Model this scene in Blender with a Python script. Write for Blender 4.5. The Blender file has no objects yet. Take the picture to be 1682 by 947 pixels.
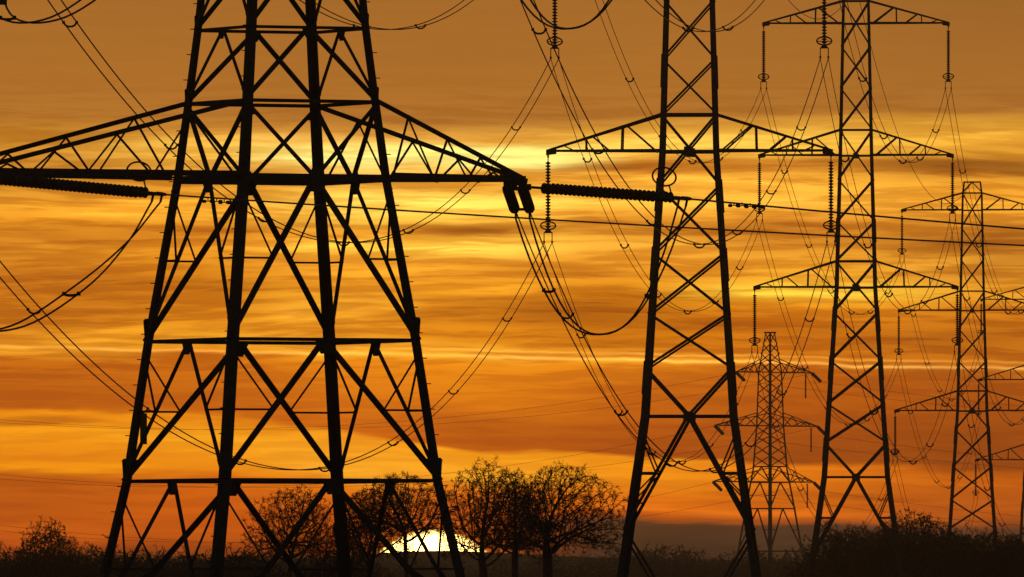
import bpy, math, random
import numpy as np
from mathutils import Vector, Matrix

# ------------------------------------------------------------------ camera / light / exposure
SC = bpy.context.scene
FPX, W0, CX, HY, EYE = 26000.0, 1682.0, 841.0, 1000.0, 1.7     # long telephoto: focal length in photo pixels
cam = bpy.data.cameras.new('camera'); co = bpy.data.objects.new('camera', cam)
SC.collection.objects.link(co); SC.camera = co
co.location = (0, 0, EYE); co.rotation_euler = (math.pi/2, 0, 0)
cam.sensor_width = 36; cam.lens = 36*FPX/W0; cam.shift_y = (HY-473.5)/W0
cam.clip_start = 1; cam.clip_end = 30000

SUN_AZ, SUN_EL = (711-CX)/FPX, (HY-993)/FPX          # the half-set sun
world = bpy.data.worlds.new('World'); SC.world = world; world.use_nodes = True
SC.view_settings.view_transform = 'Standard'; SC.view_settings.look = 'None'
SC.cycles.max_bounces = 3; SC.cycles.diffuse_bounces = 2; SC.cycles.glossy_bounces = 1; SC.cycles.volume_bounces = 0
SC.view_settings.exposure = 0; SC.view_settings.gamma = 1

sl = bpy.data.lights.new('sun', 'SUN'); sl.energy = 0.6; sl.angle = math.radians(0.53); sl.color = (1, .45, .13)
so = bpy.data.objects.new('sun', sl); SC.collection.objects.link(so)
so.rotation_euler = (math.radians(90-0.35), 0, math.pi - SUN_AZ)

def lin(c):
    return tuple(((v/255)/12.92 if v/255 <= .04045 else ((v/255+.055)/1.055)**2.4) for v in c)

WISPS = [(560, 512, 130, 7, -0.1, 0, 0.42),
         (790, 478, 150, 9, 0.02, 0.1, 0.308),
         (200, 345, 130, 11, -0.06, 0.2, 0.42),
         (40, 400, 120, 6, 0.07, 0, 0.308),
         (210, 548, 90, 9, -0.16, 0, 0.308),
         (150, 682, 110, 5, 0.08, 0, 0.42),
         (900, 512, 190, 24, 0.02, 0, -0.364),
         (780, 378, 130, 11, 0.03, 0, -0.42),
         (1560, 276, 210, 14, 0.02, 0.1, -0.476),
         (1600, 395, 120, 16, -0.03, 0, -0.308),
         (1000, 275, 120, 9, 0.0, 0.2, -0.392),
         (60, 690, 110, 6, -0.05, 0, -0.392),
         (960, 448, 140, 8, 0.05, 0, -0.252),
         (1600, 228, 120, 9, -0.06, 0, 0.364),
         (1545, 432, 70, 7, -0.12, 0, 0.42),
         (700, 330, 190, 12, 0.02, 0.1, 0.28),
         (470, 372, 150, 8, -0.05, 0, -0.308),
         (620, 404, 220, 8, 0.02, 0, 0.28),
         (330, 462, 200, 9, 0.04, 0, -0.224),
         (1180, 300, 150, 8, 0.04, 0, 0.336),
         (1290, 372, 130, 9, -0.03, 0, -0.308),
         (640, 450, 120, 6, -0.06, 0, 0.28),
         (1240, 540, 220, 12, 0.03, 0, -0.252),
         (1520, 560, 160, 10, -0.02, 0, -0.224),
         (1400, 815, 220, 7, 0.03, 0, -0.224),
         (80, 250, 120, 8, -0.06, 0, 0.224),
         (400, 226, 120, 6, -0.03, 0, 0.224)]
def build_world():
    nt = world.node_tree; N = nt.nodes; L = nt.links; N.clear()
    def mth(op, a, b=None, c=None):
        n = N.new('ShaderNodeMath'); n.operation = op
        for i, v in enumerate((a, b, c)):
            if v is None: continue
            if isinstance(v, (int, float)): n.inputs[i].default_value = v
            else: L.new(v, n.inputs[i])
        return n.outputs[0]
    tc = N.new('ShaderNodeTexCoord'); sp = N.new('ShaderNodeSeparateXYZ'); L.new(tc.outputs['Generated'], sp.inputs[0])
    az = mth('ARCTAN2', sp.outputs[0], sp.outputs[1])
    el = mth('ARCSINE', sp.outputs[2])
    u = mth('MULTIPLY_ADD', az, FPX/1000, CX/1000)          # unit: 1000 photo pixels = 2.2 degrees
    v = mth('MULTIPLY_ADD', el, -FPX/1000, HY/1000)
    def noise(su, sv, off, det=3, rough=.55, wob=0):
        cb = N.new('ShaderNodeCombineXYZ')
        L.new(mth('MULTIPLY', u, su), cb.inputs[0]); L.new(mth('MULTIPLY', mth('MULTIPLY_ADD', n1, wob, v) if wob else v, sv), cb.inputs[1]); cb.inputs[2].default_value = off
        n = N.new('ShaderNodeTexNoise'); n.inputs['Scale'].default_value = 1; n.inputs['Detail'].default_value = det
        n.inputs['Roughness'].default_value = rough; L.new(cb.outputs[0], n.inputs['Vector'])
        return mth('SUBTRACT', n.outputs['Fac'], .5)
    n1 = noise(1.6, 5, 3.1); n2 = noise(4.5, 26, 7.7); n3 = noise(5.0, 80, 1.3, 4, .62, .05); n4 = noise(1.1, 120, 9.9, 2)
    # calm high veil, busy streaks lower down
    calm = N.new('ShaderNodeMapRange'); calm.inputs[1].default_value = .12; calm.inputs[2].default_value = .3
    L.new(v, calm.inputs[0]); calm = calm.outputs[0]
    warp = mth('ADD', mth('MULTIPLY', n1, .04), mth('MULTIPLY', n2, .036))
    vw = mth('MULTIPLY_ADD', warp, mth('MULTIPLY_ADD', calm, .8, .2), v)
    SHX = [(-.5, -60), (.06, -58), (.33, -52), (.56, -30), (.79, 6), (1.04, 13), (1.30, 27), (1.62, 35), (2.2, 40)]
    def wgt(y): 
        sm = lambda a, b, q: (lambda k: k*k*(3-2*k))(min(1, max(0, (q-a)/(b-a))))
        return sm(560, 700, y)*(1-sm(790, 905, y))
    def mapr(lo, hi, x, a=0, b=1, typ='SMOOTHSTEP'):
        n = N.new('ShaderNodeMapRange'); n.interpolation_type = typ
        for i, q in ((1, lo), (2, hi), (3, a), (4, b)): n.inputs[i].default_value = q
        L.new(x, n.inputs[0]); return n.outputs[0]
    shf = None
    for (a0, b0), (a1, b1) in zip(SHX[:-1], SHX[1:]):      # the tilted lower edge of the big dark cloud
        q = mapr(a0, a1, u, 0, (b1-b0)/1000, 'LINEAR'); shf = q if shf is None else mth('ADD', shf, q)
    shf = mth('ADD', shf, SHX[0][1]/1000)
    wv = mth('MULTIPLY', mapr(.56, .70, vw), mapr(.79, .905, vw, 1, 0))
    vw = mth('SUBTRACT', vw, mth('MULTIPLY', shf, wv))
    t = mth('MULTIPLY_ADD', vw, 1/1.1, .1/1.1)            # -100..1000 px -> 0..1
    TOP = (169, 107, 39)
    cols = [
     (60,  [(-100,(150,96,38)),(190,(171,108,38)),(225,(186,122,40)),(255,(198,132,46)),(300,(190,124,42)),(345,(234,154,44)),(362,(222,140,36)),(390,(190,112,32)),(418,(214,134,36)),(440,(192,110,30)),(520,(196,112,26)),(552,(226,142,34)),(572,(238,156,40)),(590,(196,102,20)),(668,(186,90,18)),(680,(232,136,22)),(705,(252,158,26)),(740,(236,136,20)),(762,(248,150,22)),(778,(190,92,18)),(850,(186,84,22)),(880,(204,92,26)),(900,(170,72,24)),(925,(70,42,26))]),
     (330, [(-100,(150,96,38)),(190,(170,107,38)),(215,(206,140,48)),(240,(240,182,72)),(262,(234,172,66)),(285,(200,130,44)),(320,(226,150,44)),(350,(240,164,48)),(375,(206,124,34)),(410,(226,142,36)),(450,(204,120,28)),(520,(214,128,28)),(556,(240,160,38)),(580,(206,110,20)),(676,(196,96,18)),(688,(236,138,22)),(712,(255,168,34)),(770,(252,150,22)),(786,(214,104,18)),(850,(206,92,22)),(905,(150,66,24)),(930,(70,42,26))]),
     (560, [(-100,(150,96,38)),(195,(168,106,38)),(214,(196,130,46)),(236,(240,184,82)),(243,(255,226,116)),(260,(255,240,136)),(272,(248,196,90)),(296,(226,156,52)),(326,(255,206,84)),(362,(255,194,66)),(384,(228,144,40)),(405,(252,186,60)),(430,(238,156,44)),(470,(222,140,34)),(508,(240,162,44)),(540,(222,136,30)),(574,(248,168,44)),(592,(232,132,24)),(650,(218,116,20)),(699,(206,102,18)),(709,(252,158,30)),(775,(255,174,42)),(800,(228,116,22)),(850,(196,84,22)),(900,(160,62,22)),(925,(90,44,24))]),
     (790, [(-100,(150,96,38)),(200,(168,106,38)),(216,(214,150,58)),(228,(222,152,54)),(242,(255,240,128)),(262,(255,238,130)),(276,(240,170,60)),(300,(226,154,50)),(326,(255,204,80)),(356,(250,184,62)),(376,(196,120,34)),(395,(248,180,60)),(412,(255,198,70)),(436,(226,144,40)),(470,(230,146,36)),(500,(214,130,30)),(560,(222,132,26)),(582,(244,160,42)),(600,(236,138,24)),(660,(226,124,22)),(690,(188,92,18)),(735,(184,86,16)),(744,(252,160,28)),(782,(255,170,40)),(805,(224,112,22)),(845,(200,84,20)),(900,(150,58,22)),(925,(92,48,26))]),
     (1040,[(-100,(150,96,38)),(190,(169,107,38)),(212,(226,162,56)),(232,(255,206,84)),(252,(246,182,68)),(268,(198,122,38)),(295,(240,164,54)),(330,(252,184,62)),(350,(236,156,48)),(372,(192,116,34)),(400,(244,168,54)),(430,(230,148,42)),(470,(226,142,34)),(490,(194,112,24)),(570,(200,112,22)),(590,(238,148,36)),(606,(232,134,24)),(640,(206,106,20)),(690,(184,88,18)),(743,(172,80,16)),(752,(252,154,26)),(785,(246,146,26)),(815,(226,114,20)),(838,(244,124,26)),(852,(190,86,26)),(862,(84,54,36)),(910,(58,44,34))]),
     (1300,[(-100,(146,94,38)),(185,(167,106,38)),(206,(216,152,50)),(228,(252,198,76)),(250,(244,180,64)),(268,(196,122,40)),(300,(236,162,52)),(330,(250,180,60)),(352,(226,146,46)),(385,(194,118,36)),(420,(228,150,44)),(452,(236,158,42)),(484,(255,208,64)),(504,(236,150,32)),(525,(204,114,24)),(590,(206,114,24)),(604,(206,112,24)),(630,(188,92,20)),(700,(170,80,20)),(758,(154,72,18)),(767,(240,128,24)),(800,(226,118,22)),(826,(204,100,22)),(842,(236,116,28)),(856,(160,76,30)),(868,(76,52,38)),(910,(58,44,34))]),
     (1620,[(-100,(140,90,38)),(180,(164,104,38)),(200,(206,144,46)),(228,(220,154,50)),(250,(206,138,44)),(272,(168,108,38)),(300,(226,150,46)),(335,(238,160,48)),(365,(196,122,38)),(410,(190,120,38)),(450,(206,132,40)),(485,(226,148,40)),(510,(206,120,28)),(560,(190,106,26)),(600,(194,106,26)),(625,(170,82,20)),(700,(158,74,20)),(764,(152,72,18)),(776,(202,98,22)),(830,(190,90,26)),(850,(160,76,30)),(868,(84,54,38)),(910,(58,44,34))]),
    ]
    prev = None
    for k, (x, stops) in enumerate(cols):
        cr = N.new('ShaderNodeValToRGB'); cr.color_ramp.interpolation = 'LINEAR'; L.new(t, cr.inputs[0])
        e = cr.color_ramp.elements
        while len(e) > 1: e.remove(e[-1])
        for i, (y, c) in enumerate(stops):
            y2 = y-float(np.interp(x/1000, [a for a, b in SHX], [b for a, b in SHX]))*wgt(y); p = (y2+100)/1100
            el_ = e[0] if i == 0 else e.new(p)
            el_.position = p; cl = lin(c); el_.color = (cl[0]*1.01, max(.004, cl[1]-.006*(y > 215)), max(.001, cl[2]-.007*(y > 215)), 1)
        if prev is None: prev = cr.outputs[0]
        else:
            mr = N.new('ShaderNodeMapRange'); mr.interpolation_type = 'SMOOTHSTEP'
            mr.inputs[1].default_value = cols[k-1][0]/1000; mr.inputs[2].default_value = x/1000; L.new(mth('MULTIPLY_ADD', n1, .25, u), mr.inputs[0])
            mx = N.new('ShaderNodeMix'); mx.data_type = 'RGBA'; L.new(mr.outputs[0], mx.inputs[0])
            L.new(prev, mx.inputs[6]); L.new(cr.outputs[0], mx.inputs[7]); prev = mx.outputs[2]
    # fine streak texture: brightness modulation
    fine = mth('ADD', mapr(-.09, .09, n3, -.2, .2), mth('MULTIPLY', n4, .3))
    mid = mapr(.58, .66, v, 1, .45)
    fine = mth('MULTIPLY', mth('MULTIPLY', fine, mid), mth('MULTIPLY_ADD', calm, .92, .08))
    cmb = N.new('ShaderNodeCombineXYZ')
    for i, g in enumerate((.75, 1.15, 1.7)): L.new(mth('MULTIPLY_ADD', fine, g, 1.0), cmb.inputs[i])
    def scale(col, f):
        m = N.new('ShaderNodeVectorMath'); m.operation = 'SCALE'; L.new(col, m.inputs[0])
        if isinstance(f, (int, float)): m.inputs['Scale'].default_value = f
        else: L.new(f, m.inputs['Scale'])
        return m.outputs[0]
    def add(a, b):
        m = N.new('ShaderNodeVectorMath'); m.operation = 'ADD'; L.new(a, m.inputs[0]); L.new(b, m.inputs[1]); return m.outputs[0]
    mm = N.new('ShaderNodeVectorMath'); mm.operation = 'MULTIPLY'; L.new(prev, mm.inputs[0]); L.new(cmb.outputs[0], mm.inputs[1]); prev = mm.outputs[0]
    ragged = mth('ADD', mth('MULTIPLY', n2, .026), mth('MULTIPLY', n3, .013))
    vr = mth('ADD', v, ragged)
    uv = N.new('ShaderNodeCombineXYZ'); L.new(u, uv.inputs[0]); L.new(vr, uv.inputs[1]); acc = {1: None, -1: None}
    for u0, v0, su, sv, tilt, curve, g in WISPS:       # single long cloud bars and thin bright rims
        a = mth('MULTIPLY_ADD', u, 1000/su, -u0/su)
        dt = N.new('ShaderNodeVectorMath'); dt.operation = 'DOT_PRODUCT'; L.new(uv.outputs[0], dt.inputs[0]); dt.inputs[1].default_value = (-tilt*1000/sv, 1000/sv, 0)
        b = mth('ADD', dt.outputs['Value'], (tilt*u0-v0)/sv); b2 = mth('MULTIPLY', b, b)
        x = mth('POWER', 1/math.e, mth('MULTIPLY_ADD', b2, b2, mth('MULTIPLY', a, a)))
        k = 1 if g > 0 else -1; acc[k] = mth('MULTIPLY_ADD', x, g, acc[k] if acc[k] is not None else 0.0)
    for k, ch in ((1, (.75, 1.1, 1.6)), (-1, (.8, 1.05, 1.15))):
        cb = N.new('ShaderNodeCombineXYZ')
        for i, q in enumerate(ch): L.new(mth('MULTIPLY_ADD', acc[k], q, 1.0), cb.inputs[i])
        mm = N.new('ShaderNodeVectorMath'); mm.operation = 'MULTIPLY'; L.new(prev, mm.inputs[0]); L.new(cb.outputs[0], mm.inputs[1]); prev = mm.outputs[0]
    # a thin bright wavy vapour trail crossing the whole sky, with a faint twin above it
    wav = mth('ADD', mth('MULTIPLY', noise(6, .4, 4.2, 2), .014), mth('MULTIPLY', mth('SUBTRACT', u, .2), .021))
    wav = mth('ADD', wav, mth('MULTIPLY', noise(22, .3, 6.2, 2), .005))
    def trail(v0, th, gain, col, lo, hi):
        d = mth('DIVIDE', mth('SUBTRACT', mth('SUBTRACT', v, v0), wav), th)
        g = mth('EXPONENT', mth('MULTIPLY', mth('MULTIPLY', d, d), -1))
        br = mth('MULTIPLY_ADD', noise(4, .2, 2.2, 2), 2.0, 1.0)
        br = mth('MAXIMUM', br, .15)
        w = N.new('ShaderNodeMapRange'); w.interpolation_type = 'SMOOTHSTEP'; w.inputs[1].default_value = lo; w.inputs[2].default_value = hi; L.new(u, w.inputs[0])
        rgb = N.new('ShaderNodeRGB'); rgb.outputs[0].default_value = (*col, 1)
        return scale(rgb.outputs[0], mth('MULTIPLY', mth('MULTIPLY', mth('MULTIPLY', g, br), w.outputs[0]), gain))
    prev = add(prev, trail(.574, .0027, .75, (.75, .46, .09), -.9, 1.2))
    prev = add(prev, trail(.564, .0019, .34, (.7, .42, .08), .3, .9))
    # the sun
    dx = mth('SUBTRACT', az, SUN_AZ); dy = mth('SUBTRACT', el, SUN_EL)
    rr = mth('MULTIPLY', mth('SQRT', mth('ADD', mth('MULTIPLY', dx, dx), mth('MULTIPLY', dy, dy))), FPX)
    mr = N.new('ShaderNodeMapRange'); mr.interpolation_type = 'SMOOTHSTEP'
    mr.inputs[1].default_value = 113; mr.inputs[2].default_value = 126; mr.inputs[3].default_value = 1; mr.inputs[4].default_value = 0; L.new(rr, mr.inputs[0])
    rgb = N.new('ShaderNodeRGB'); rgb.outputs[0].default_value = (7.5, 5.0, 1.3, 1)
    sunc = scale(rgb.outputs[0], mr.outputs[0])
    halo = mth('EXPONENT', mth('DIVIDE', mth('MAXIMUM', mth('SUBTRACT', rr, 118), 0), -38.0))
    rgb2 = N.new('ShaderNodeRGB'); rgb2.outputs[0].default_value = (.40, .085, .004, 1)
    prev = add(add(prev, sunc), scale(rgb2.outputs[0], halo))
    # away from the sunset the glow dies down into a plain clear dusk sky
    ang = mth('ARCCOSINE', mth('MINIMUM', mth('MULTIPLY', mth('COSINE', dx), mth('COSINE', dy)), 1.0))
    cov = mth('EXPONENT', mth('DIVIDE', mth('MAXIMUM', mth('SUBTRACT', ang, math.radians(3)), 0), -math.radians(13)))
    sky = N.new('ShaderNodeTexSky'); sky.sky_type = 'NISHITA'; sky.sun_disc = False
    sky.sun_elevation = math.radians(0.2); sky.sun_rotation = SUN_AZ; sky.altitude = 50
    skyc = scale(sky.outputs[0], 0.05)
    m = N.new('ShaderNodeMix'); m.data_type = 'RGBA'; L.new(cov, m.inputs[0]); L.new(skyc, m.inputs[6]); L.new(scale(prev, 1.0/SKY_T), m.inputs[7])
    bg = N.new('ShaderNodeBackground'); bg.inputs[1].default_value = 1; L.new(m.outputs[2], bg.inputs[0])
    out = N.new('ShaderNodeOutputWorld'); L.new(bg.outputs[0], out.inputs[0])
SKY_T = 0.81        # how much of the sky's light the air of the scene lets through
build_world()

# ------------------------------------------------------------------ helpers
COL = SC.collection
rnd = random.Random(5)
MATS = {}
def material(name, base, rough=.7, metal=0.0, var=.25, scale=3.0):
    m = bpy.data.materials.new(name); m.use_nodes = True; nt = m.node_tree; N = nt.nodes
    b = N['Principled BSDF']; b.inputs['Roughness'].default_value = rough; b.inputs['Metallic'].default_value = metal
    b.inputs['Specular IOR Level'].default_value = .2
    tc = N.new('ShaderNodeTexCoord'); nz = N.new('ShaderNodeTexNoise'); nz.inputs['Scale'].default_value = scale; nz.inputs['Detail'].default_value = 5
    nt.links.new(tc.outputs['Object'], nz.inputs['Vector'])
    cr = N.new('ShaderNodeValToRGB'); e = cr.color_ramp.elements
    e[0].position = .3; e[1].position = .7
    e[0].color = (*[c*(1-var) for c in base], 1); e[1].color = (*[min(1, c*(1+var)) for c in base], 1)
    nt.links.new(nz.outputs['Fac'], cr.inputs[0]); nt.links.new(cr.outputs[0], b.inputs['Base Color'])
    MATS[name] = m; return m
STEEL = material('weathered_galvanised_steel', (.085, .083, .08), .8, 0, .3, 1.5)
WIRE = material('aluminium_conductor', (.20, .20, .20), .7, 0, .15, 2)
GLASS = material('brown_glazed_insulator', (.07, .045, .035), .5, 0, .2, 4)
FIT = material('forged_fitting_steel', (.10, .10, .10), .75, 0, .2, 4)
BARK = material('winter_bark', (.045, .04, .032), .9, 0, .35, 2)
TWIG = material('winter_twigs', (.034, .028, .024), .9, 0, .3, 2)
IVY = material('ivy_leaves', (.035, .05, .022), .8, 0, .4, 3)
GRASS = material('pasture_grass', (.035, .045, .02), .95, 0, .4, .05)
PLATE = material('sign_plate_enamel', (.3, .26, .05), .6, 0, .1, 2)

def px(x, y, D):                        # a photo pixel at distance D -> world point
    return Vector(((x-CX)/FPX*D, D, EYE+(HY-y)/FPX*D))
GY = [-200, 945, 1320, 1735, 2170, 2700, 3300, 3900, 4200]
GZ = [0, 0, -.5, -5.6, -6.9, -7, 2, 16.1, 15.6]
def ground_z(y): return float(np.interp(y, GY, GZ))

def tag(o, label=None, cat=None, group=None, kind=None):
    if label: o['label'] = label
    if cat: o['category'] = cat
    if group: o['group'] = group
    if kind: o['kind'] = kind
    return o
def empty(name, loc, rz=0):
    o = bpy.data.objects.new(name, None); o.empty_display_size = .5; COL.objects.link(o)
    o.location = loc; o.rotation_euler = (0, 0, rz); return o
def mesh_obj(name, verts, faces, mat, parent=None, loc=(0, 0, 0), smooth=False):
    me = bpy.data.meshes.new(name); me.from_pydata([tuple(v) for v in verts], [], faces); me.materials.append(mat)
    if smooth: me.polygons.foreach_set('use_smooth', [True]*len(me.polygons))
    o = bpy.data.objects.new(name, me); COL.objects.link(o); o.location = loc
    if parent: o.parent = parent
    return o
class MB:
    def __init__(s): s.v = []; s.f = []
    def add(s, v, f):
        k = len(s.v); s.v += [Vector(p) for p in v]; s.f += [tuple(i+k for i in q) for q in f]
    def angle(s, p, q, w, n, t=None):           # an L-section bar from p to q; n: face normal
        p = Vector(p); q = Vector(q); d = (q-p).normalized(); n = Vector(n); t = t or w*.16
        a = d.cross(n)
        if a.length < 1e-4: a = d.orthogonal()
        a.normalize(); b = a.cross(d).normalized()
        prof = [(-.5*w, 0), (.5*w, 0), (.5*w, -t), (-.5*w+t, -t), (-.5*w+t, -.8*w), (-.5*w, -.8*w)]
        r0 = [p+a*x+b*y for x, y in prof]; r1 = [q+a*x+b*y for x, y in prof]
        m = len(prof)
        s.add(r0+r1, [(i, (i+1) % m, m+(i+1) % m, m+i) for i in range(m)] + [(0, 3, 2, 1), (0, 5, 4, 3), (m, m+1, m+2, m+3), (m, m+3, m+4, m+5)])
    def leg(s, pts, ws, ax, ay):                # an L-section corner post, its corner outwards
        m = 6; n = len(pts); V = []
        for p, w in zip(pts, ws):
            t = w*.14; p = Vector(p)
            for x, y in [(0, 0), (w, 0), (w, t), (t, t), (t, w), (0, w)]: V.append(p-Vector((ax*x, ay*y, 0)))
        F = [(k*m+i, k*m+(i+1) % m, (k+1)*m+(i+1) % m, (k+1)*m+i) for k in range(n-1) for i in range(m)]
        F += [(0, 3, 2, 1), (0, 5, 4, 3), ((n-1)*m, (n-1)*m+1, (n-1)*m+2, (n-1)*m+3), ((n-1)*m, (n-1)*m+3, (n-1)*m+4, (n-1)*m+5)]
        s.add(V, F)
    def tube(s, pts, r, sides=6):
        pts = [Vector(p) for p in pts]; n = len(pts)
        rs = r if isinstance(r, (list, tuple)) else [r]*n
        V = []; ref = None
        for i, p in enumerate(pts):
            d = (pts[min(i+1, n-1)]-pts[max(i-1, 0)]).normalized()
            if ref is None: ref = d.orthogonal().normalized()
            a = (ref-d*ref.dot(d))
            a = a.normalized() if a.length > 1e-5 else d.orthogonal().normalized()
            ref = a; b = d.cross(a)
            V += [p+(a*math.cos(2*math.pi*k/sides)+b*math.sin(2*math.pi*k/sides))*rs[i] for k in range(sides)]
        F = [(i*sides+k, i*sides+(k+1) % sides, (i+1)*sides+(k+1) % sides, (i+1)*sides+k) for i in range(n-1) for k in range(sides)]
        F += [tuple(range(sides))[::-1], tuple((n-1)*sides+k for k in range(sides))]
        s.add(V, F)
    def lathe(s, prof, p, d, sides=10):         # profile (radius, distance along d) from p
        p = Vector(p); d = Vector(d).normalized(); a = d.orthogonal().normalized(); b = d.cross(a); V = []
        for r, h in prof: V += [p+d*h+(a*math.cos(2*math.pi*k/sides)+b*math.sin(2*math.pi*k/sides))*r for k in range(sides)]
        n = len(prof)
        F = [(i*sides+k, i*sides+(k+1) % sides, (i+1)*sides+(k+1) % sides, (i+1)*sides+k) for i in range(n-1) for k in range(sides)]
        F += [tuple(range(sides))[::-1], tuple((n-1)*sides+k for k in range(sides))]
        s.add(V, F)
    def torus(s, c, axis, R, r, n=20, m=6, ex=1.0):
        c = Vector(c); axis = Vector(axis).normalized(); a = axis.orthogonal().normalized(); b = axis.cross(a); V = []
        for i in range(n):
            e = a*math.cos(2*math.pi*i/n)+b*math.sin(2*math.pi*i/n)
            V += [c+e*R+(e*math.cos(2*math.pi*k/m)+axis*math.sin(2*math.pi*k/m))*r for k in range(m)]
        s.add(V, [(i*m+k, ((i+1) % n)*m+k, ((i+1) % n)*m+(k+1) % m, i*m+(k+1) % m) for i in range(n) for k in range(m)])
    def plate(s, poly, n, t):                   # flat polygon plate, thickness t along n
        n = Vector(n).normalized()*t*.5; m = len(poly); poly = [Vector(p) for p in poly]
        s.add([p+n for p in poly]+[p-n for p in poly], [tuple(range(m)), tuple(range(2*m-1, m-1, -1))] + [(i, m+i, m+(i+1) % m, (i+1) % m) for i in range(m)])
    def box(s, c, sx, sy, sz):
        x, y, z = c; V = [(x+i*sx/2, y+j*sy/2, z+k*sz/2) for i in (-1, 1) for j in (-1, 1) for k in (-1, 1)]
        s.add(V, [(0, 1, 3, 2), (4, 6, 7, 5), (0, 4, 5, 1), (2, 3, 7, 6), (0, 2, 6, 4), (1, 5, 7, 3)])
    def build(s, name, mat, parent=None, smooth=False):
        c = sum(s.v, Vector())/len(s.v)
        return mesh_obj(name, [p-c for p in s.v], s.f, mat, parent, c, smooth)
def bar(name, p, q, w, n, parent, mat=None):
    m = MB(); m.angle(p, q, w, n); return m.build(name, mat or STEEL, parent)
def copy_tree(o, parent=None):
    c = o.copy(); COL.objects.link(c); c.parent = parent
    for ch in [x for x in CH.get(o.name, [])]: copy_tree(ch, c)
    return c
CH = {}
def index_children():
    CH.clear()
    for o in bpy.data.objects:
        if o.parent: CH.setdefault(o.parent.name, []).append(o)
def W(root, p):                                  # local point of a tower -> world
    c, s = math.cos(root.rotation_euler.z), math.sin(root.rotation_euler.z)
    return Vector((p[0]*c-p[1]*s, p[0]*s+p[1]*c, p[2]))+Vector(root.location)

# ------------------------------------------------------------------ ground
def build_ground():
    ys = sorted(set(list(np.linspace(-200, 4250, 90)))); xs = np.concatenate([np.linspace(-750, -130, 18), np.linspace(-120, 120, 49), np.linspace(130, 750, 18)])
    V = []; F = []
    for y in ys:
        for x in xs:
            V.append((x, y, ground_z(y)+.12*math.sin(x*.031+y*.013)*(1 if y > 1500 else .3)+((.4*math.sin(x*.012+1)+.3*math.sin(x*.07)+2.6*(math.exp(-((x+19.5)/26)**2)-1)) if y > 3500 else 0)))
    n = len(xs)
    for j in range(len(ys)-1):
        for i in range(n-1): F.append((j*n+i, j*n+i+1, (j+1)*n+i+1, (j+1)*n+i))
    tag(mesh_obj('ground', V, F, GRASS, smooth=True), kind='structure')
build_ground()

# ------------------------------------------------------------------ the angle pylon in the left foreground
AL = math.radians(25.7)
P1 = empty('angle_pylon', ((462.5-CX)/FPX*560, 560, 0), AL)
tag(P1, 'huge black lattice angle pylon with four thick legs in the left foreground', 'pylon', 'lattice pylons')
def s1(z):      # half side at height z above the eye
    return float(np.interp(z, [-1.7, 1.1, 4.53, 9.5, 15.2, 17.9, 21.5, 26.1, 37, 44], [5.45, 4.88, 4.26, 3.68, 2.89, 2.6, 2.24, 1.9, 1.35, .5]))
def c1(k, z):   # corner k (0 inner-left/near, 1 outer-right, 2 inner-right/far, 3 outer-left)
    s = s1(z); sx, sy = ((-1, -1), (1, -1), (1, 1), (-1, 1))[k]
    return Vector((sx*s, sy*s, z+EYE))
FN = [Vector((0, -1, 0)), Vector((1, 0, 0)), Vector((0, 1, 0)), Vector((-1, 0, 0))]
def gusset(parent, p, d1, d2, n, size, t=.03):
    d1 = Vector(d1).normalized(); d2 = Vector(d2).normalized()
    m = MB(); p = Vector(p)
    e = (d1-d2*d1.dot(d2)).normalized(); p = p+e*.03-Vector(n)*.03
    m.plate([p, p+d1*size*1.3-d2*size*.06, p+d1*size*1.2+d2*size*.12, p+d2*size*1.0+d1*size*.12, p+d2*size*1.0], n, t)
    return m.build('gusset_plate', STEEL, parent)
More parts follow.
